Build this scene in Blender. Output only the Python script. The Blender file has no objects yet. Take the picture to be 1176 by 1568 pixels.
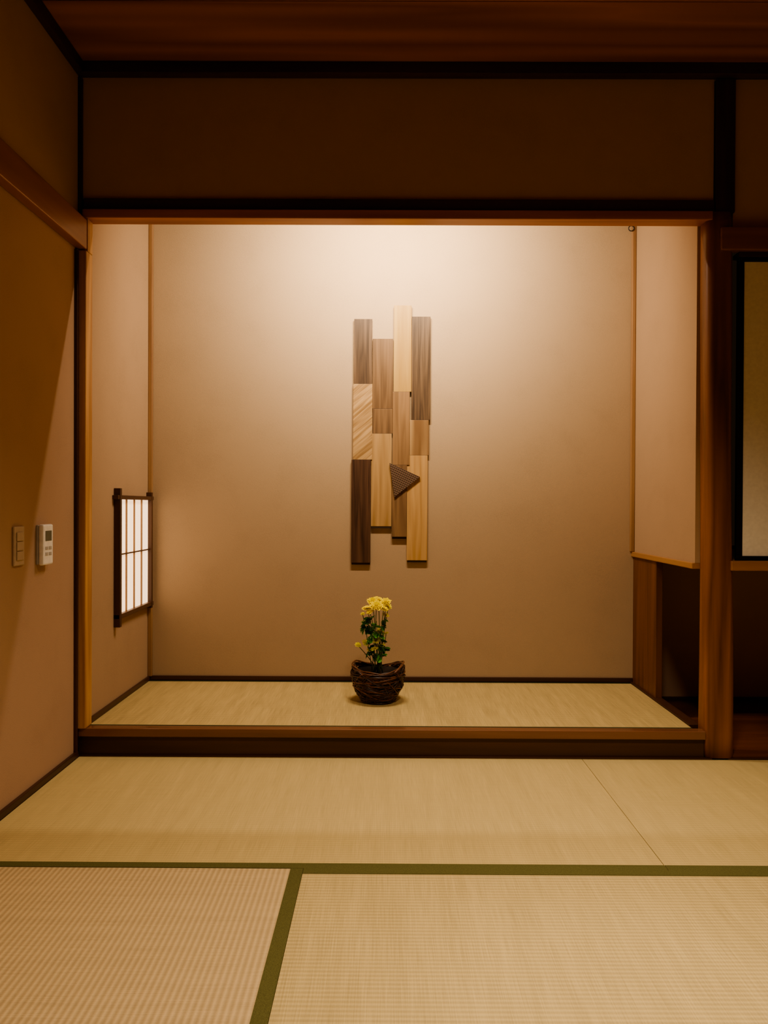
import bpy, bmesh, math, random
from mathutils import Vector, Matrix
random.seed(7)
S=bpy.context.scene
S.view_settings.view_transform='AgX'
S.view_settings.look='AgX - Medium High Contrast'
S.view_settings.exposure=0.4
F=1220.0; H=0.97; D1=3.074; D2=3.924
ZOOM=None
def P(x,y,D): return ((x-592)*D/F, D, H+(775-y)*D/F)
def PX(x,D): return (x-592)*D/F
def PZ(y,D): return H+(775-y)*D/F

# ---------------- materials ----------------
def newmat(name):
    m=bpy.data.materials.new(name); m.use_nodes=True
    nt=m.node_tree; b=nt.nodes['Principled BSDF']
    return m,nt,b
def N(nt,t,**kw):
    n=nt.nodes.new(t)
    for k,v in kw.items(): setattr(n,k,v)
    return n
def ramp(nt,stops):
    r=N(nt,'ShaderNodeValToRGB'); e=r.color_ramp.elements
    while len(e)<len(stops): e.new(0.5)
    for i,(p,c) in enumerate(stops):
        e[i].position=p; e[i].color=(*c,1)
    return r
def coords(nt,scale=(1,1,1),loc=(0,0,0),rot=(0,0,0)):
    tc=N(nt,'ShaderNodeTexCoord'); mp=N(nt,'ShaderNodeMapping')
    mp.inputs['Scale'].default_value=scale; mp.inputs['Location'].default_value=loc; mp.inputs['Rotation'].default_value=rot
    nt.links.new(tc.outputs['Object'],mp.inputs['Vector']); return mp
def wood(name,c1,c2,axis='Z',rough=.5,scale=1.0,seed=0,rot=(0,0,0),bump=.15,spec=.4,figure=.35,lo=.3,hi=.8,rings=9):
    m,nt,b=newmat(name)
    a={'X':(1.2,22,22),'Y':(22,1.2,22),'Z':(22,22,1.2)}[axis]
    # rotate first, then stretch along the grain
    tc0=coords(nt,(1,1,1),(seed*.31,seed*.17,seed*.23),rot)
    def stretched(f):
        mp=N(nt,'ShaderNodeMapping'); mp.inputs['Scale'].default_value=tuple(v*scale*f for v in a)
        nt.links.new(tc0.outputs[0],mp.inputs['Vector']); return mp
    mp=stretched(1)
    n=N(nt,'ShaderNodeTexNoise'); n.inputs['Scale'].default_value=1.0; n.inputs['Detail'].default_value=6; n.inputs['Distortion'].default_value=.6
    nt.links.new(mp.outputs[0],n.inputs['Vector'])
    mp2=stretched(.35)
    n2=N(nt,'ShaderNodeTexNoise'); n2.inputs['Scale'].default_value=1.0; n2.inputs['Detail'].default_value=2
    nt.links.new(mp2.outputs[0],n2.inputs['Vector'])
    ma=N(nt,'ShaderNodeMath',operation='MULTIPLY'); ma.inputs[1].default_value=rings
    nt.links.new(n2.outputs['Fac'],ma.inputs[0])
    fr=N(nt,'ShaderNodeMath',operation='PINGPONG'); fr.inputs[1].default_value=1.0
    nt.links.new(ma.outputs[0],fr.inputs[0])
    mx=N(nt,'ShaderNodeMath',operation='MULTIPLY_ADD'); mx.inputs[1].default_value=figure
    nt.links.new(fr.outputs[0],mx.inputs[0]); 
    m3=N(nt,'ShaderNodeMath',operation='MULTIPLY'); m3.inputs[1].default_value=1.1-figure
    nt.links.new(n.outputs['Fac'],m3.inputs[0]); nt.links.new(m3.outputs[0],mx.inputs[2])
    r=ramp(nt,[(lo,c1),(hi,c2)]); nt.links.new(mx.outputs[0],r.inputs[0])
    nt.links.new(r.outputs[0],b.inputs['Base Color'])
    b.inputs['Roughness'].default_value=rough; b.inputs['Specular IOR Level'].default_value=spec
    bp=N(nt,'ShaderNodeBump'); bp.inputs['Strength'].default_value=bump; bp.inputs['Distance'].default_value=.002
    nt.links.new(mx.outputs[0],bp.inputs['Height']); nt.links.new(bp.outputs[0],b.inputs['Normal'])
    return m
def plaster(name,c,var=.06,bump=.4,sc=260):
    m,nt,b=newmat(name)
    mp=coords(nt)
    n=N(nt,'ShaderNodeTexNoise'); n.inputs['Scale'].default_value=sc; n.inputs['Detail'].default_value=3
    n2=N(nt,'ShaderNodeTexNoise'); n2.inputs['Scale'].default_value=5; n2.inputs['Detail'].default_value=4
    for q in (n,n2): nt.links.new(mp.outputs[0],q.inputs['Vector'])
    ad=N(nt,'ShaderNodeMath',operation='ADD'); nt.links.new(n.outputs['Fac'],ad.inputs[0]); nt.links.new(n2.outputs['Fac'],ad.inputs[1])
    r=ramp(nt,[(.6,tuple(v*(1-var) for v in c)),(1.0,tuple(v*(1+var) for v in c))])
    nt.links.new(ad.outputs[0],r.inputs[0]); nt.links.new(r.outputs[0],b.inputs['Base Color'])
    b.inputs['Roughness'].default_value=.95; b.inputs['Specular IOR Level'].default_value=.15
    bp=N(nt,'ShaderNodeBump'); bp.inputs['Strength'].default_value=bump; bp.inputs['Distance'].default_value=.001
    nt.links.new(n.outputs['Fac'],bp.inputs['Height']); nt.links.new(bp.outputs[0],b.inputs['Normal'])
    return m
def plain(name,c,rough=.5,spec=.4,emit=0,ecol=None,sc=60,var=.06):
    m,nt,b=newmat(name)
    mp=coords(nt); n=N(nt,'ShaderNodeTexNoise'); n.inputs['Scale'].default_value=sc
    nt.links.new(mp.outputs[0],n.inputs['Vector'])
    r=ramp(nt,[(.3,tuple(v*(1-var) for v in c)),(.7,tuple(min(1,v*(1+var)) for v in c))])
    nt.links.new(n.outputs['Fac'],r.inputs[0]); nt.links.new(r.outputs[0],b.inputs['Base Color'])
    b.inputs['Roughness'].default_value=rough; b.inputs['Specular IOR Level'].default_value=spec
    if emit: b.inputs['Emission Color'].default_value=(*(ecol or c),1); b.inputs['Emission Strength'].default_value=emit
    return m
def tatami(name,c,ridge_along='X',seed=0,bs=.5,contrast=.12,ridge=.07,period=.0145):
    """ridges run along ridge_along, spaced ~15 mm; rush strands run across"""
    m,nt,b=newmat(name)
    tc=N(nt,'ShaderNodeTexCoord'); sp=N(nt,'ShaderNodeSeparateXYZ'); nt.links.new(tc.outputs['Object'],sp.inputs[0])
    across=sp.outputs['Y' if ridge_along=='X' else 'X']; along=sp.outputs['X' if ridge_along=='X' else 'Y']
    def sine(src,period):
        a=N(nt,'ShaderNodeMath',operation='MULTIPLY'); a.inputs[1].default_value=2*math.pi/period; nt.links.new(src,a.inputs[0])
        s=N(nt,'ShaderNodeMath',operation='SINE'); nt.links.new(a.outputs[0],s.inputs[0]); return s
    s1=sine(across,period); s2=sine(along,.0065)
    sc=(420,7,1) if ridge_along=='X' else (7,420,1)
    mp=coords(nt,sc,(seed*5.3,seed*2.9,0)); n=N(nt,'ShaderNodeTexNoise'); n.inputs['Scale'].default_value=1; n.inputs['Detail'].default_value=3
    nt.links.new(mp.outputs[0],n.inputs['Vector'])
    mp2=coords(nt,(30 if ridge_along=='X' else 2,2 if ridge_along=='X' else 30,1),(seed,seed,0)); n2=N(nt,'ShaderNodeTexNoise'); n2.inputs['Scale'].default_value=1; n2.inputs['Detail'].default_value=3
    nt.links.new(mp2.outputs[0],n2.inputs['Vector'])
    x1=N(nt,'ShaderNodeMath',operation='MULTIPLY_ADD'); x1.inputs[1].default_value=.65; nt.links.new(n.outputs['Fac'],x1.inputs[0])
    x0=N(nt,'ShaderNodeMath',operation='MULTIPLY'); x0.inputs[1].default_value=.35; nt.links.new(n2.outputs['Fac'],x0.inputs[0]); nt.links.new(x0.outputs[0],x1.inputs[2])
    x2=N(nt,'ShaderNodeMath',operation='MULTIPLY_ADD'); x2.inputs[1].default_value=ridge; nt.links.new(s1.outputs[0],x2.inputs[0]); nt.links.new(x1.outputs[0],x2.inputs[2])
    r=ramp(nt,[(.3,tuple(v*(1-contrast*1.6) for v in c)),(.7,tuple(v*(1+contrast) for v in c))])
    nt.links.new(x2.outputs[0],r.inputs[0]); nt.links.new(r.outputs[0],b.inputs['Base Color'])
    h=N(nt,'ShaderNodeMath',operation='MULTIPLY'); nt.links.new(s2.outputs[0],h.inputs[0]); h.inputs[1].default_value=.25
    h2=N(nt,'ShaderNodeMath',operation='ADD'); nt.links.new(s1.outputs[0],h2.inputs[0]); nt.links.new(h.outputs[0],h2.inputs[1])
    bp=N(nt,'ShaderNodeBump'); bp.inputs['Strength'].default_value=bs; bp.inputs['Distance'].default_value=.0007
    nt.links.new(h2.outputs[0],bp.inputs['Height']); nt.links.new(bp.outputs[0],b.inputs['Normal'])
    b.inputs['Roughness'].default_value=.62; b.inputs['Specular IOR Level'].default_value=.3
    return m

WALL=(.44,.295,.197)
M_wall=plaster('juraku_wall',WALL)
M_alc=plaster('alcove_wall_cloth',(.44,.318,.203),.05)
M_alcs=plaster('alcove_side_wall',(.42,.290,.185),.05)
M_wall_lightened=plaster('upper_wall_lightened',(.50,.345,.205))  # same plaster as M_wall, colour lightened to brighten the dim upper walls
M_rose=wood('post_red_wood',(.12,.042,.015),(.33,.13,.046),'Z',.42,1.2,1)
M_wing=wood('wing_board_wood',(.11,.042,.018),(.20,.08,.033),'Z',.5,1.2,15)
M_lpost=wood('cedar_post',(.38,.19,.08),(.60,.34,.145),'Z',.45,1.5,2)
M_thin=wood('corner_batten_wood',(.26,.145,.075),(.38,.225,.115),'Z',.45,1.5,3)
M_lint=wood('lintel_wood',(.34,.12,.042),(.52,.21,.073),'X',.4,1,4)
M_dark=wood('dark_stained_wood_x',(.045,.018,.011),(.085,.036,.019),'X',.4,1,5)
M_darkz=wood('dark_stained_wood_z',(.045,.018,.011),(.085,.036,.020),'Z',.4,1,6)
M_darky=wood('dark_stained_wood_y',(.045,.018,.010),(.08,.033,.018),'Y',.4,1,7)
M_nagy=wood('nageshi_wood_y',(.24,.09,.038),(.36,.15,.068),'Y',.4,1,8)
M_nagx=wood('nageshi_wood_x',(.19,.073,.031),(.30,.123,.053),'X',.4,1,9)
M_ceil=wood('ceiling_cedar',(.24,.09,.033),(.46,.185,.07),'X',.5,.5,10,figure=.6,lo=.2,hi=.95,rings=10)
M_kam=wood('kamachi_lacquer_wood',(.14,.06,.032),(.23,.105,.056),'X',.18,1,11,spec=.6)
M_silly=wood('sill_wood_y',(.34,.17,.075),(.46,.25,.11),'Y',.4,1,12)
M_sillx=wood('sill_wood_x',(.32,.15,.065),(.46,.23,.10),'X',.4,1,13)
M_floorbd=wood('recess_floor_boards',(.10,.032,.016),(.17,.058,.026),'X',.35,1,14)
M_lac=plain('black_lacquer',(.012,.008,.006),.25)
M_paper=plain('fusuma_paper',(.92,.89,.80),.9,.1,sc=90,var=.04)
M_heri=plain('heri_cloth_green',(.12,.115,.045),.85,.1,sc=500,var=.25)
M_heridk=plain('heri_cloth_dark',(.05,.055,.028),.85,.1,sc=500,var=.25)
M_sub=plain('subfloor_board',(.2,.13,.07),.8)

# ---------------- mesh builder ----------------
class MB:
    def __init__(s,name): s.name=name; s.bm=bmesh.new(); s.mats=[]
    def mi(s,m):
        if m not in s.mats: s.mats.append(m)
        return s.mats.index(m)
    def _merge(s,b,m,smooth=False):
        i=s.mi(m)
        for f in b.faces: f.material_index=i; f.smooth=smooth
        me=bpy.data.meshes.new('t'); b.to_mesh(me); b.free(); s.bm.from_mesh(me); bpy.data.meshes.remove(me)
    def box(s,x0,x1,y0,y1,z0,z1,m,bev=0,M=None,seg=2,smooth=False):
        b=bmesh.new(); bmesh.ops.create_cube(b,size=1)
        for v in b.verts: v.co=Vector(((x0+x1)/2+v.co.x*(x1-x0),(y0+y1)/2+v.co.y*(y1-y0),(z0+z1)/2+v.co.z*(z1-z0)))
        if bev: bmesh.ops.bevel(b,geom=b.edges[:],offset=bev,segments=seg,profile=.5,affect='EDGES')
        if M: bmesh.ops.transform(b,matrix=M,verts=b.verts)
        s._merge(b,m,smooth)
    def prism(s,pts,vec,m,bev=0):
        b=bmesh.new(); v0=[b.verts.new(p) for p in pts]; v1=[b.verts.new(Vector(p)+Vector(vec)) for p in pts]
        n=len(pts); b.faces.new(v0); b.faces.new(v1[::-1])
        for i in range(n): b.faces.new([v0[i],v1[i],v1[(i+1)%n],v0[(i+1)%n]])
        bmesh.ops.recalc_face_normals(b,faces=b.faces)
        if bev: bmesh.ops.bevel(b,geom=b.edges[:],offset=bev,segments=1,affect='EDGES')
        s._merge(b,m)
    def tube(s,pts,r,m,closed=False,k=6,taper=None):
        b=bmesh.new(); rings=[]; n=len(pts); pts=[Vector(p) for p in pts]; up=Vector((.13,.27,.95))
        for i,p in enumerate(pts):
            a=pts[(i-1)%n] if (closed or i>0) else p; c=pts[(i+1)%n] if (closed or i<n-1) else p
            t=(c-a).normalized(); u=t.cross(up)
            if u.length<1e-3: u=t.cross(Vector((1,0,0)))
            u.normalize(); w=t.cross(u)
            rr=r*(1 if taper is None else 1+(taper-1)*i/max(1,n-1))
            rings.append([b.verts.new(p+(u*math.cos(q)+w*math.sin(q))*rr) for q in [2*math.pi*j/k for j in range(k)]])
        for i in range(n if closed else n-1):
            A=rings[i]; B=rings[(i+1)%n]
            for j in range(k): b.faces.new([A[j],A[(j+1)%k],B[(j+1)%k],B[j]])
        if not closed: b.faces.new(rings[0][::-1]); b.faces.new(rings[-1])
        bmesh.ops.recalc_face_normals(b,faces=b.faces)
        s._merge(b,m,True)
    def lathe(s,prof,c,m,k=40):
        b=bmesh.new(); rings=[]
        for r,z in prof: rings.append([b.verts.new((c[0]+r*math.cos(2*math.pi*j/k),c[1]+r*math.sin(2*math.pi*j/k),c[2]+z)) for j in range(k)])
        for A,B in zip(rings,rings[1:]):
            for j in range(k): b.faces.new([A[j],A[(j+1)%k],B[(j+1)%k],B[j]])
        b.faces.new(rings[0][::-1])
        bmesh.ops.remove_doubles(b,verts=b.verts,dist=1e-6)
        s._merge(b,m,True)
    def poly(s,faces,m,smooth=False):
        b=bmesh.new()
        for f in faces: b.faces.new([b.verts.new(p) for p in f])
        bmesh.ops.remove_doubles(b,verts=b.verts,dist=1e-6)
        s._merge(b,m,smooth)
    def done(s):
        me=bpy.data.meshes.new(s.name); co=[v.co for v in s.bm.verts]
        lo=Vector([min(c[i] for c in co) for i in range(3)]); hi=Vector([max(c[i] for c in co) for i in range(3)])
        o=Vector(((lo.x+hi.x)/2,(lo.y+hi.y)/2,lo.z))
        for v in s.bm.verts: v.co-=o
        s.bm.to_mesh(me); s.bm.free()
        for m in s.mats: me.materials.append(m)
        ob=bpy.data.objects.new(s.name,me); ob.location=o; S.collection.objects.link(ob); return ob
def one(name,*boxes):
    b=MB(name)
    for q in boxes: b.box(*q)
    return b.done()

# ---------------- room shell ----------------
XL=-1.194; XR=2.95; YB=-1.6; ZC=2.663
ZP=.108
XA=-1.171; XAR=1.215
T=.1
ZN=PZ(360,D1)
one('wall_left',(XL-T,XL,YB,D1,-.05,ZN,M_wall),(XL-T,XL,YB,D1,ZN,ZC,M_wall_lightened))  # one plaster wall; upper section carries its light level in the colour
one('wall_right',(XR,XR+T,YB,4.1,-.05,ZC,M_wall))
one('wall_rear',(XL-T,XR+T,YB-T,YB,-.05,ZC,M_wall))
one('floor',(XL,XR,YB,4.1,-.08,-.03,M_sub))
cb=MB('ceiling')
edges=[]
yy=D1+.05
while yy>YB: edges.append(yy); yy-=.44
edges.append(YB)
for i in range(len(edges)-1):
    cb.box(XL-T,XR+T,edges[i+1]+.002,edges[i]-.002,ZC,ZC+.02,M_ceil)
cb.box(XL-T,XR+T,YB-T,D1+.1,ZC+.02,ZC+.05,M_dark)
cb.done()
zl_bot=PZ(337.5,D1); zl_top=PZ(324,D1); zl_shade=PZ(306,D1)
one('wall_front_upper',(XL,1.255,D1+.012,D1+.05,zl_shade,ZC,M_wall_lightened))
one('wall_front_right_upper',(1.33,XR,D1+.012,D1+.05,PZ(352,D1),ZC,M_wall_lightened))
one('trim_ceiling_front',(XL,XR,D1-.03,D1+.012,PZ(121,D1),ZC,M_dark,.003))
one('trim_ceiling_left',(XL,XL+.03,YB,D1-.03,PZ(121,D1),ZC,M_darky,.003))
one('lintel_beam',(XL+.02,PX(1086,D1),D1-.012,3.138,zl_bot,zl_top,M_lint,.003),(XL+.02,1.255,D1,3.12,zl_top,zl_shade,M_dark,.002))  # second box: dark strip painting the shade above the lintel
one('post_left',(XL,PX(134,D1),D1-.022,3.12,ZP,PZ(388,D1),M_lpost,.004),(XL,PX(124,D1),D1-.005,3.12,PZ(325,D1),ZC-.048,M_darkz,.002),
    (XL,PX(134,D1),D1-.005,3.12,PZ(388,D1),zl_bot,M_lpost,.002))
one('trim_corner_left',(XL,XL+.012,D1-.036,D1-.022,0,PZ(388,D1),M_darkz,.001))
one('nageshi_rail_left',(XL,PX(137,D1)-.008,YB,D1-.012,PZ(386,D1),PZ(341,D1),M_nagy,.004))
one('nageshi_rail_right',(PX(1096,D1),XR,D1-.03,D1+.012,PZ(385,D1),PZ(350,D1),M_nagx,.004))
one('baseboard_left',(XL,XL+.014,YB,D1-.02,0,.022,M_darky,.002))
def pillar():
    b=MB('alcove_pillar')
    bm=bmesh.new(); rings=[]
    nz=24
    for i in range(nz+1):
        z=i/nz*(PZ(325,D1)+.0)
        t=i/nz
        x0=1.228+.004*math.sin(t*5); x1=1.346-.022*t+.003*math.sin(t*9); y0=D1-.012; y1=3.155
        rr=.028; ring=[]
        for cx,cy,a0 in ((x1-rr,y0+rr,-90),(x1-rr,y1-rr,0),(x0+rr,y1-rr,90),(x0+rr,y0+rr,180)):
            for k in range(6):
                a=math.radians(a0+90*k/5); ring.append(bm.verts.new((cx+rr*math.cos(a),cy+rr*math.sin(a),z)))
        rings.append(ring)
    n=len(rings[0])
    for A,B in zip(rings,rings[1:]):
        for j in range(n): bm.faces.new([A[j],A[(j+1)%n],B[(j+1)%n],B[j]])
    bm.faces.new(rings[0][::-1]); bm.faces.new(rings[-1])
    b._merge(bm,M_rose,True)
    b.box(1.258,1.332,D1-.004,3.12,PZ(325,D1),ZC-.048,M_darkz,.002)
    b.done()
pillar()

# ---------------- alcove ----------------
ZAC=2.42
one('wall_alcove_back',(XA-.05,XAR+.02,D2,D2+.06,0,ZAC,M_alc))
one('wall_alcove_left',(XA-.05,XA,3.09,D2,0,ZAC,M_alcs))
one('wall_alcove_right',(XAR,XAR+.045,3.14,D2,.752,ZAC,M_alcs))
one('ceiling_alcove',(XA-.05,XAR+.05,D1+.05,D2+.06,ZAC,ZAC+.03,M_dark))
one('trim_sill_alcove_right',(XAR-.012,XAR+.055,3.14,D2,.728,.752,M_silly,.003))
one('wing_board_alcove',(XAR,XAR+.03,3.589,D2,.0,.728,M_wing,.002))
one('trim_corner_back_left',(XA,XA+.020,D2-.022,D2,ZP+.02,ZAC,M_thin,.003))
one('trim_corner_back_right',(XAR-.020,XAR,D2-.022,D2,.752,ZAC,M_thin,.003))
one('baseboard_alcove_back',(XA,XAR,D2-.010,D2,ZP,ZP+.022,M_dark,.002))
one('baseboard_alcove_left',(XA,XA+.010,3.14,D2-.01,ZP,ZP+.022,M_darky,.002))
one('trim_alcove_floor_right',(XAR-.014,XAR+.03,3.15,D2-.01,0.0,ZP+.004,M_darky,.002))
one('alcove_platform',(XA,XAR-.014,3.16,D2,0,ZP-.03,M_sub))
M_tp=tatami('alcove_tatami_rush',(.53,.405,.19),'X',3,.3,.18)
pf=MB('alcove_tatami_mat')
pf.box(XA+.002,XAR-.016,3.112,D2-.012,ZP-.03,ZP-.002,M_tp)
pf.box(XA+.002,XAR-.016,3.108,3.122,ZP-.03,ZP-.001,M_heridk)
pf.box(XA+.002,XAR-.016,D2-.026,D2-.0115,ZP-.03,ZP-.001,M_heridk)
pf.done()
one('alcove_front_rail',(XL+.008,1.232,D1-.012,3.108,PZ(1130,D1),ZP,M_kam,.003),(XL+.008,1.229,D1,3.108,0,PZ(1130,D1),M_dark,0))
one('trim_floor_front',(XL+.014,XR,D1-.012,D1,-.03,.006,M_dark,.001))

# ---------------- right recess (tokowaki) ----------------
one('recess_floor_right',(1.245,XR,D1,3.98,-.03,.012,M_floorbd))
one('wall_recess_back',(1.215,XR,3.96,4.02,0,.78,M_wall))
one('trim_recess_back',(1.26,XR,3.945,3.96,.012,.03,M_dark))
one('cupboard_sill_right',(PX(1116,D1),XR,D1-.022,D1+.05,PZ(871,D1),PZ(856,D1),M_sillx,.004),(1.262,XR,D1+.05,3.96,PZ(866,D1),PZ(856,D1),M_sillx))
one('trim_kamoi_right',(1.348,XR,D1-.006,D1+.05,PZ(392,D1),PZ(385,D1),M_dark,.001))
def fusuma(x0,x1,y):
    b=MB('fusuma_panel'); z0=PZ(856,D1); z1=PZ(392,D1); f=.024
    b.box(x0,x1,y,y+.018,z0,z0+.018,M_lac,.002); b.box(x0,x1,y,y+.018,z1-.018,z1,M_lac,.002)
    b.box(x0,x0+f,y,y+.018,z0+.018,z1-.018,M_lac,.002); b.box(x1-f,x1,y,y+.018,z0+.018,z1-.018,M_lac,.002)
    b.box(x0+f,x1-f,y+.004,y+.014,z0+.018,z1-.018,M_paper)
    return b.done()
fusuma(1.35,2.15,D1+.004); fusuma(2.13,XR,D1+.026)

# ---------------- floor tatami ----------------
M_t1=tatami('tatami_rush_a',(.58,.455,.22),'X',1,.35,.10,.06)
M_t2=tatami('tatami_rush_b',(.58,.455,.225),'X',2,.8,.13,.12)
M_t3=tatami('tatami_rush_c',(.585,.44,.25),'Y',4,.9,.11,.18)
def mat(x0,x1,y0,y1,m,heri,hw=.033):
    b=MB('tatami_mat'); b.box(x0+.0008,x1-.0008,y0+.0008,y1-.0008,-.03,0,m)
    for h in heri:
        if h=='N': b.box(x0+.001,x1-.001,y0,y0+hw,-.02,.0015,M_heri)
        if h=='F': b.box(x0+.001,x1-.001,y1-hw,y1,-.02,.0015,M_heri)
        if h=='L': b.box(x0,x0+hw,y0+.001,y1-.001,-.02,.0015,M_heri)
        if h=='R': b.box(x1-hw,x1,y0+.001,y1-.001,-.02,.0015,M_heri)
    return b.done()
ys=2.122; xs=PX(892,D1); y1=D1-.012
mat(XL+.014,xs,ys,y1,M_t1,'N',.030); mat(xs,XR,ys,y1,M_t1,'N',.030)
xm=PX(466.5,2.121)
mat(XL+.014,xm,YB,ys,M_t3,'R',.034)
mat(xm,xm+1.93,ys-.96,ys,M_t2,'FN',.030); mat(xm+1.93,XR,ys-.96,ys,M_t2,'F',.03)
mat(xm,xm+1.93,ys-1.92,ys-.96,M_t2,'FN',.03); mat(xm+1.93,XR,ys-1.92,ys-.96,M_t2,'F',.03)
mat(xm,XR,YB,ys-1.92,M_t2,'F',.03)

# ---------------- wall art ----------------
def art():
    b=MB('wooden_wall_art'); Da=3.907
    W=lambda n,c1,c2,s,sc=1.6,**k: wood('art_'+n,c1,c2,'Z',.5,sc,s,bump=.2,**k)
    walnut=W('walnut_grey',(.05,.028,.015),(.15,.09,.05),21,3.2)
    walnut2=W('walnut_grey_b',(.052,.03,.016),(.155,.095,.052),22,3.4)
    dk=W('walnut_dark',(.045,.021,.012),(.125,.063,.035),23,3)
    oak=W('oak_diagonal',(.26,.15,.06),(.52,.34,.165),24,4.5,rot=(0,math.radians(-50),0))
    med=W('chestnut',(.11,.06,.027),(.21,.122,.058),25,2.6)
    med2=W('cherry_mid',(.11,.062,.03),(.22,.128,.062),26,2.6)
    tan=W('tan_maple',(.32,.19,.08),(.48,.305,.14),27,2.0)
    pine=W('pine_yellow',(.36,.21,.055),(.47,.295,.09),28,2.2)
    pink=W('beech_pink',(.20,.115,.053),(.31,.185,.09),29,2.6)
    brn=W('brown_teak',(.15,.083,.04),(.25,.148,.073),30,2.6)
    knot=W('knotty_elm',(.20,.11,.048),(.48,.31,.15),31,1.1,figure=.6)
    org=W('cypress_orange',(.40,.23,.09),(.56,.35,.155),32,2.0)
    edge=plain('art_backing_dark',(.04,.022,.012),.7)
    cols=[(0.0,[(541,569,489,588,walnut),(540,569.5,588,704,oak),(538,567.5,704,862,dk)]),
          (.003,[(569.5,601,519,626,med),(570,600.5,626,664,med2),(568,599.5,664,806,tan)]),
          (-.002,[(602,629,468,600,pine),(600.7,626.8,600,712,pink),(599.8,622.8,712,822,brn)]),
          (.001,[(629.2,658,485,643,walnut2),(627,656,643,697,knot),(623,654.5,697,858,org)])]
    for ci,(dd,segs) in enumerate(cols):
        for i,(x0,x1,a,c,m) in enumerate(segs):
            D=Da+dd+.0006*((i*7+ci*3)%3)
            b.box(PX(x0,D),PX(x1,D)-.0004,D,D+.010,PZ(c,D)+.0004,PZ(a,D)-.0002,m,.0006)
            xa,xb=x0+4,x1-4
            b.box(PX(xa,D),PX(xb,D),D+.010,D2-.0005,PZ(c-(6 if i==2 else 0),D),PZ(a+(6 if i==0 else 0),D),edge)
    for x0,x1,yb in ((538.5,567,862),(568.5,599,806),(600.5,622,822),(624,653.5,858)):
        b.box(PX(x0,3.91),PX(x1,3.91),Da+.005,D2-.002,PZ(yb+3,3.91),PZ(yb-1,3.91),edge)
    m,nt,bs=newmat('art_carved_triangle')
    mp=coords(nt,(1,1,1),rot=(0,math.radians(-25),0)); sp=N(nt,'ShaderNodeSeparateXYZ'); nt.links.new(mp.outputs[0],sp.inputs[0])
    outs=[]
    for o in ('X','Z'):
        q=N(nt,'ShaderNodeMath',operation='MULTIPLY'); q.inputs[1].default_value=2*math.pi/.010; nt.links.new(sp.outputs[o],q.inputs[0])
        w=N(nt,'ShaderNodeMath',operation='SINE'); nt.links.new(q.outputs[0],w.inputs[0]); outs.append(w)
    mu=N(nt,'ShaderNodeMath',operation='MAXIMUM'); nt.links.new(outs[0].outputs[0],mu.inputs[0]); nt.links.new(outs[1].outputs[0],mu.inputs[1])
    r=ramp(nt,[(.2,(.055,.03,.018)),(.9,(.17,.10,.062))]); nt.links.new(mu.outputs[0],r.inputs[0]); nt.links.new(r.outputs[0],bs.inputs['Base Color'])
    bp=N(nt,'ShaderNodeBump'); bp.inputs['Distance'].default_value=.0015; bp.inputs['Strength'].default_value=.5; nt.links.new(mu.outputs[0],bp.inputs['Height']); nt.links.new(bp.outputs[0],bs.inputs['Normal'])
    D=3.897
    b.prism([P(596,709,D),P(643,730,D),P(604,761,D)],(0,.011,0),m,.0005)
    b.done()
art()

# ---------------- alcove shoji lamp window ----------------
def shoji():
    b=MB('window_1'); X=XA
    pap=plain('lit_shoji_paper',(.9,.85,.75),.9,.1,emit=1.25,ecol=(1,.66,.40),sc=30,var=.02)
    fr=wood('shoji_frame_wood_z',(.06,.028,.015),(.11,.052,.028),'Z',.4,1,41); fy=wood('shoji_frame_wood_y',(.06,.028,.015),(.11,.052,.028),'Y',.4,1,42)
    ya=3.415; yb=3.895; z0=.478; z1=1.012
    b.box(X,X+.028,ya,ya+.024,z0-.035,z1+.03,fr,.002)
    b.box(X,X+.028,yb-.018,yb,z0-.01,z1+.02,fr,.002)
    b.box(X,X+.026,ya-.02,yb+.02,z1-.018,z1,fy,.002)
    b.box(X,X+.026,ya-.0,yb+.02,z0,z0+.020,fy,.002)
    b.box(X,X+.008,ya+.024,yb-.018,z0+.020,z1-.018,pap)
    for i in range(1,4):
        yy=ya+.024+(yb-ya-.042)*i/4
        b.box(X+.008,X+.014,yy-.0045,yy+.0045,z0+.020,z1-.018,M_thin)
    zm=PZ(848,3.6)
    b.box(X+.008,X+.016,ya+.024,yb-.018,zm-.003,zm+.003,fy)
    b.done()
shoji()

# ---------------- switch plate and remote ----------------
M_ivory=plain('ivory_plastic',(.50,.39,.28),.45); M_white=plain('white_plastic',(.88,.87,.83),.4); M_lcd=plain('lcd_grey_green',(.12,.13,.09),.2); M_grey=plain('grey_buttons',(.45,.43,.40),.5)
b=MB('light_switch')
b.box(XL,XL+.008,2.535,2.607,.772,.899,M_ivory,.003)
for k in range(3): b.box(XL+.008,XL+.012,2.548,2.594,.790+k*.031,.818+k*.031,M_ivory,.0015)
b.done()
b=MB('wall_remote')  # remote control with display, on a wall bracket
b.box(XL,XL+.008,2.708,2.790,.765,.900,M_grey,.002)
b.box(XL+.008,XL+.026,2.708,2.790,.762,.902,M_white,.006)
b.box(XL+.0255,XL+.0268,2.724,2.774,.845,.880,M_lcd,.0005)
for j in range(2):
    for k in range(2): b.box(XL+.0255,XL+.0275,2.724+j*.028,2.744+j*.028,.815-k*.02,.826-k*.02,M_grey,.0006)
b.done()

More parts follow.
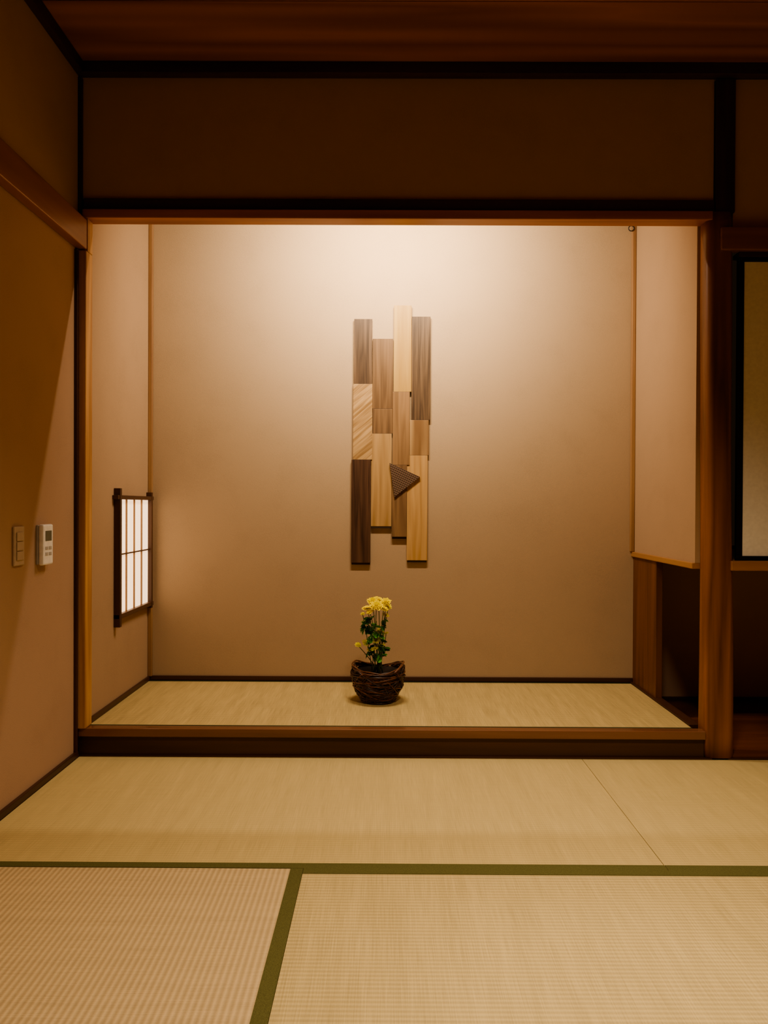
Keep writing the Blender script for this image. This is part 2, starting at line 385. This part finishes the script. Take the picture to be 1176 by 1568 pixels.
# ---------------- hook ----------------
b=MB('wall_hook'); hk=plain('dark_iron',(.03,.025,.02),.4)
cx,cz=XAR-.028,PZ(352,3.9)
b.tube([(cx,3.9,cz+.09),(cx,3.9,cz+.02)],.002,hk)
b.tube([(cx+.013*math.cos(a),3.9,cz+.008+.013*math.sin(a)) for a in [i*math.pi/8 for i in range(16)]],.0025,hk,closed=True)
b.box(cx-.006,cx+.02,3.894,3.906,cz+.08,cz+.095,hk,.001)
b.done()

# ---------------- basket with flowers ----------------
BX,BY,BZ=-.035,3.53,ZP-.002
vine=plain('dark_vine',(.045,.018,.010),.35,.5,sc=80,var=.5)
vine2=plain('brown_vine',(.15,.058,.026),.35,.5,sc=80,var=.4)
inner=plain('basket_inner',(.012,.007,.005),.7)
def R(z):
    t=max(0,min(1,z/.16)); return .068+.046*math.sin(min(1,t*1.3)*math.pi/2)-.004*max(0,t-.75)/.25
def basket():
    b=MB('woven_flower_basket')
    b.lathe([(.001,.004),(.064,.004)]+[(R(z)-.009,z) for z in (.01,.03,.05,.08,.11,.135)]+[(R(.135)-.013,.135),(.07,.12),(.001,.12)],(BX,BY,BZ),inner)
    nn=64
    for i in range(64):
        mean=random.uniform(.012,.14); amp=random.uniform(.0,.06); ph=random.uniform(0,6.28); k=random.choice([1,1,2,2,3]); j=random.uniform(-.004,.006)
        pts=[]
        for q in range(nn):
            a=2*math.pi*q/nn; z=mean+amp*math.sin(k*a+ph)
            top=.146+.010*math.cos(2*a)
            z=max(.006,min(top,z)); r=R(z)+j+.002*math.sin(5*a+ph)
            pts.append((BX+r*math.cos(a),BY+r*math.sin(a),BZ+z))
        b.tube(pts,random.uniform(.0018,.0040),random.choice([vine,vine,vine2]),closed=True,k=6)
    for i in range(7):
        pts=[]; ph=random.uniform(-.6,.6); j=random.uniform(-.005,.005); dz=random.uniform(-.012,.004)
        for q in range(nn):
            a=2*math.pi*q/nn; z=.152+dz+.015*math.cos(2*(a+ph*.3))+.005*math.sin(3*a+ph*4)+.002*math.sin(7*a+ph*9); r=R(z)+j+.003*math.sin(4*a+ph*7)
            pts.append((BX+r*math.cos(a),BY+r*math.sin(a),BZ+z))
        b.tube(pts,random.uniform(.0022,.0042),random.choice([vine,vine2]),closed=True)
    for zz in (.005,.010): b.tube([(BX+.068*math.cos(a),BY+.068*math.sin(a),BZ+zz) for a in [i*math.pi/20 for i in range(40)]],.005,vine,closed=True)
    b.done()
basket()
yel=plain('chrysanthemum_petal',(.95,.74,.003),.6,.2,sc=200,var=.1); yel2=plain('chrysanthemum_pale',(.85,.76,.05),.6,.2); cen=plain('flower_centre',(.55,.40,.01),.8)
stemM=plain('stem_green',(.10,.15,.03),.6); leafM=plain('leaf_dark_green',(.04,.17,.02),.5,.4,var=.3); leafL=plain('leaf_light_green',(.11,.42,.035),.5,.4,var=.2)
def flower(b,c,r,tilt,m,n=16,layers=3):
    c=Vector(c); rot=Matrix.Rotation(tilt[0],4,'X')@Matrix.Rotation(tilt[1],4,'Y')
    for L in range(layers):
        rr=r*(1-.2*L); lift=.10+.30*L
        for i in range(n-2*L):
            a=2*math.pi*(i+.5*L)/(n-2*L)+random.uniform(-.08,.08); l2=rr*random.uniform(.85,1.08); w=rr*.125
            def pt(d,s,z): 
                v=Vector((d*math.cos(a)-s*math.sin(a),d*math.sin(a)+s*math.cos(a),z)); return c+rot@v
            pr=[(.12,.4,0),(.5,1,lift*.45*l2),(.85,.95,lift*.8*l2),(1.0,.35,lift*l2*.85)]
            P0=[(pt(d*l2,-w*s,z+.0),pt(d*l2,0,z-.0010),pt(d*l2,w*s,z)) for d,s,z in pr]
            fs=[]
            for A,B in zip(P0,P0[1:]): fs+= [(A[0],A[1],B[1],B[0]),(A[1],A[2],B[2],B[1])]
            b.poly(fs,m,True)
    bm=bmesh.new(); bmesh.ops.create_uvsphere(bm,u_segments=10,v_segments=6,radius=r*.26)
    for v in bm.verts: v.co=c+rot@Vector((v.co.x,v.co.y,v.co.z*.6+r*.14))
    b._merge(bm,cen,True)
def leaf(b,c,L,yaw,pitch,roll,m):
    c=Vector(c); rot=Matrix.Rotation(yaw,4,'Z')@Matrix.Rotation(pitch,4,'Y')@Matrix.Rotation(roll,4,'X')
    out=[(0,.04),(.15,.22),(.28,.42),(.36,.26),(.5,.46),(.6,.26),(.74,.34),(.85,.16),(1,0)]
    fs=[]
    for s in (1,-1):
        for (a,wa),(d,wd) in zip(out,out[1:]):
            f=[rot@Vector((a*L,0,-.12*L*a*a)),rot@Vector((d*L,0,-.12*L*d*d)),rot@Vector((d*L,s*wd*L,-.12*L*d*d+.1*wd*L)),rot@Vector((a*L,s*wa*L,-.12*L*a*a+.1*wa*L))]
            if wd==0: f=f[:2]+f[3:]
            fs.append([c+q for q in f])
    b.poly(fs,m,True)
def flowers():
    b=MB('chrysanthemum_arrangement')
    base=Vector((BX-.008,BY,BZ+.125))
    fl=[(577,928,.031,-.045,yel),(563,932,.025,-.03,yel),(591,922,.027,-.01,yel),(571,921,.026,.01,yel),(588,932,.023,-.04,yel),(580,919,.026,.03,yel),(567,937,.018,-.05,yel),(595,929,.018,.01,yel2),
        (591,942,.018,-.01,yel2),(588,957,.012,.01,yel),(583,967,.018,-.02,yel2),(561,985,.019,-.035,yel2),(549,988,.016,-.02,yel2),(574,994,.020,-.04,yel2),(578,981,.020,-.035,yel2),(592,970,.013,.02,yel2),(556,940,.011,.01,yel2),(586,988,.014,-.03,yel2),(566,996,.012,-.03,yel)]
    for x,y,r,dy,m in fl:
        D=BY+dy; c=Vector(P(x,y,D)); t=(random.uniform(.2,.9),random.uniform(-.35,.35))
        flower(b,c,r,t,m,n=20 if r>.021 else 14)
        s=base+Vector((random.uniform(-.02,.03),random.uniform(-.02,.02),0)); pts=[]
        bow=random.uniform(.002,.006)
        for i in range(9):
            u=i/8; p=s.lerp(c-Vector((0,0,.002)),u); p.x+=math.sin(u*math.pi)*bow; pts.append(p)
        b.tube(pts,.0017,stemM,k=6)
    for i in range(5):
        x=random.uniform(571,592); b.tube([base+Vector((random.uniform(-.015,.03),0,0)),Vector(P(x,random.uniform(945,965),BY+.02))],.0014,stemM,k=5)
    lv=[(559,951,.052,leafL),(563,962,.054,leafM),(567,973,.052,leafM),(572,957,.046,leafL),(564,946,.046,leafM),(575,968,.048,leafL),(555,957,.044,leafL),(578,985,.042,leafM),(568,990,.042,leafM),(562,998,.036,leafM),(585,992,.036,leafM),(580,1003,.040,leafL),(570,1006,.036,leafM),(585,948,.030,leafM),(564,978,.044,leafL),(582,960,.034,leafM)]
    for x,y,L,m in lv:
        for k in range(4):
            c=Vector(P(x+4,y+random.uniform(-4,4),BY+random.uniform(-.04,.01)))
            leaf(b,c,L*random.uniform(.65,1.0),random.uniform(2.4,5.0) if x<570 else random.uniform(-2.3,.4),random.uniform(-.3,1.2),random.uniform(-1.1,1.1),m)
    b.done()
flowers()

# ---------------- lights ----------------
def light(name,kind,loc,power,col,**k):
    l=bpy.data.lights.new(name,kind); l.energy=power; l.color=col
    for a,v in k.items():
        if a!='rot': setattr(l,a,v)
    o=bpy.data.objects.new(name,l); o.location=loc; o.rotation_euler=k.get('rot',(0,0,0)); S.collection.objects.link(o); return o
light('alcove_lamp_light','AREA',(.03,3.245,2.36),30,(1,.81,.58),shape='RECTANGLE',size=.6,size_y=.03,rot=(math.radians(54),0,0))
fx=MB('ceiling_lamp'); fx.box(-.27,.33,3.19,3.25,2.385,2.42,M_lac,.003); fx.done()
light('room_downlight','SPOT',(.5,1.5,2.60),262,(1,.79,.54),spot_size=math.radians(114),spot_blend=.95,shadow_soft_size=.12)
cf=MB('ceiling_downlight'); cf.lathe([(.10,.0),(.11,.0),(.11,.05),(.10,.05)],(.5,1.5,2.613),M_lac); cf.done()

w=bpy.data.worlds.new('World'); S.world=w; w.use_nodes=True
w.node_tree.nodes['Background'].inputs[0].default_value=(.05,.03,.015,1); w.node_tree.nodes['Background'].inputs[1].default_value=.2

# ---------------- camera ----------------
cam=bpy.data.cameras.new('camera'); co=bpy.data.objects.new('camera',cam); S.collection.objects.link(co)
cam.sensor_fit='VERTICAL'; cam.sensor_height=36; cam.lens=36*F/1568; cam.clip_start=.02
if ZOOM:
    zx,zy,zf=ZOOM; cam.lens*=zf; cam.shift_x=(zx-588)/1568*zf; cam.shift_y=-(zy-784)/1568*zf
co.matrix_world=Matrix.Translation((0,0,H))@Matrix.Rotation(4/F,4,'Z')@Matrix.Rotation(math.pi/2-9/F,4,'X')@Matrix.Rotation(.0045,4,'Z')
S.camera=co
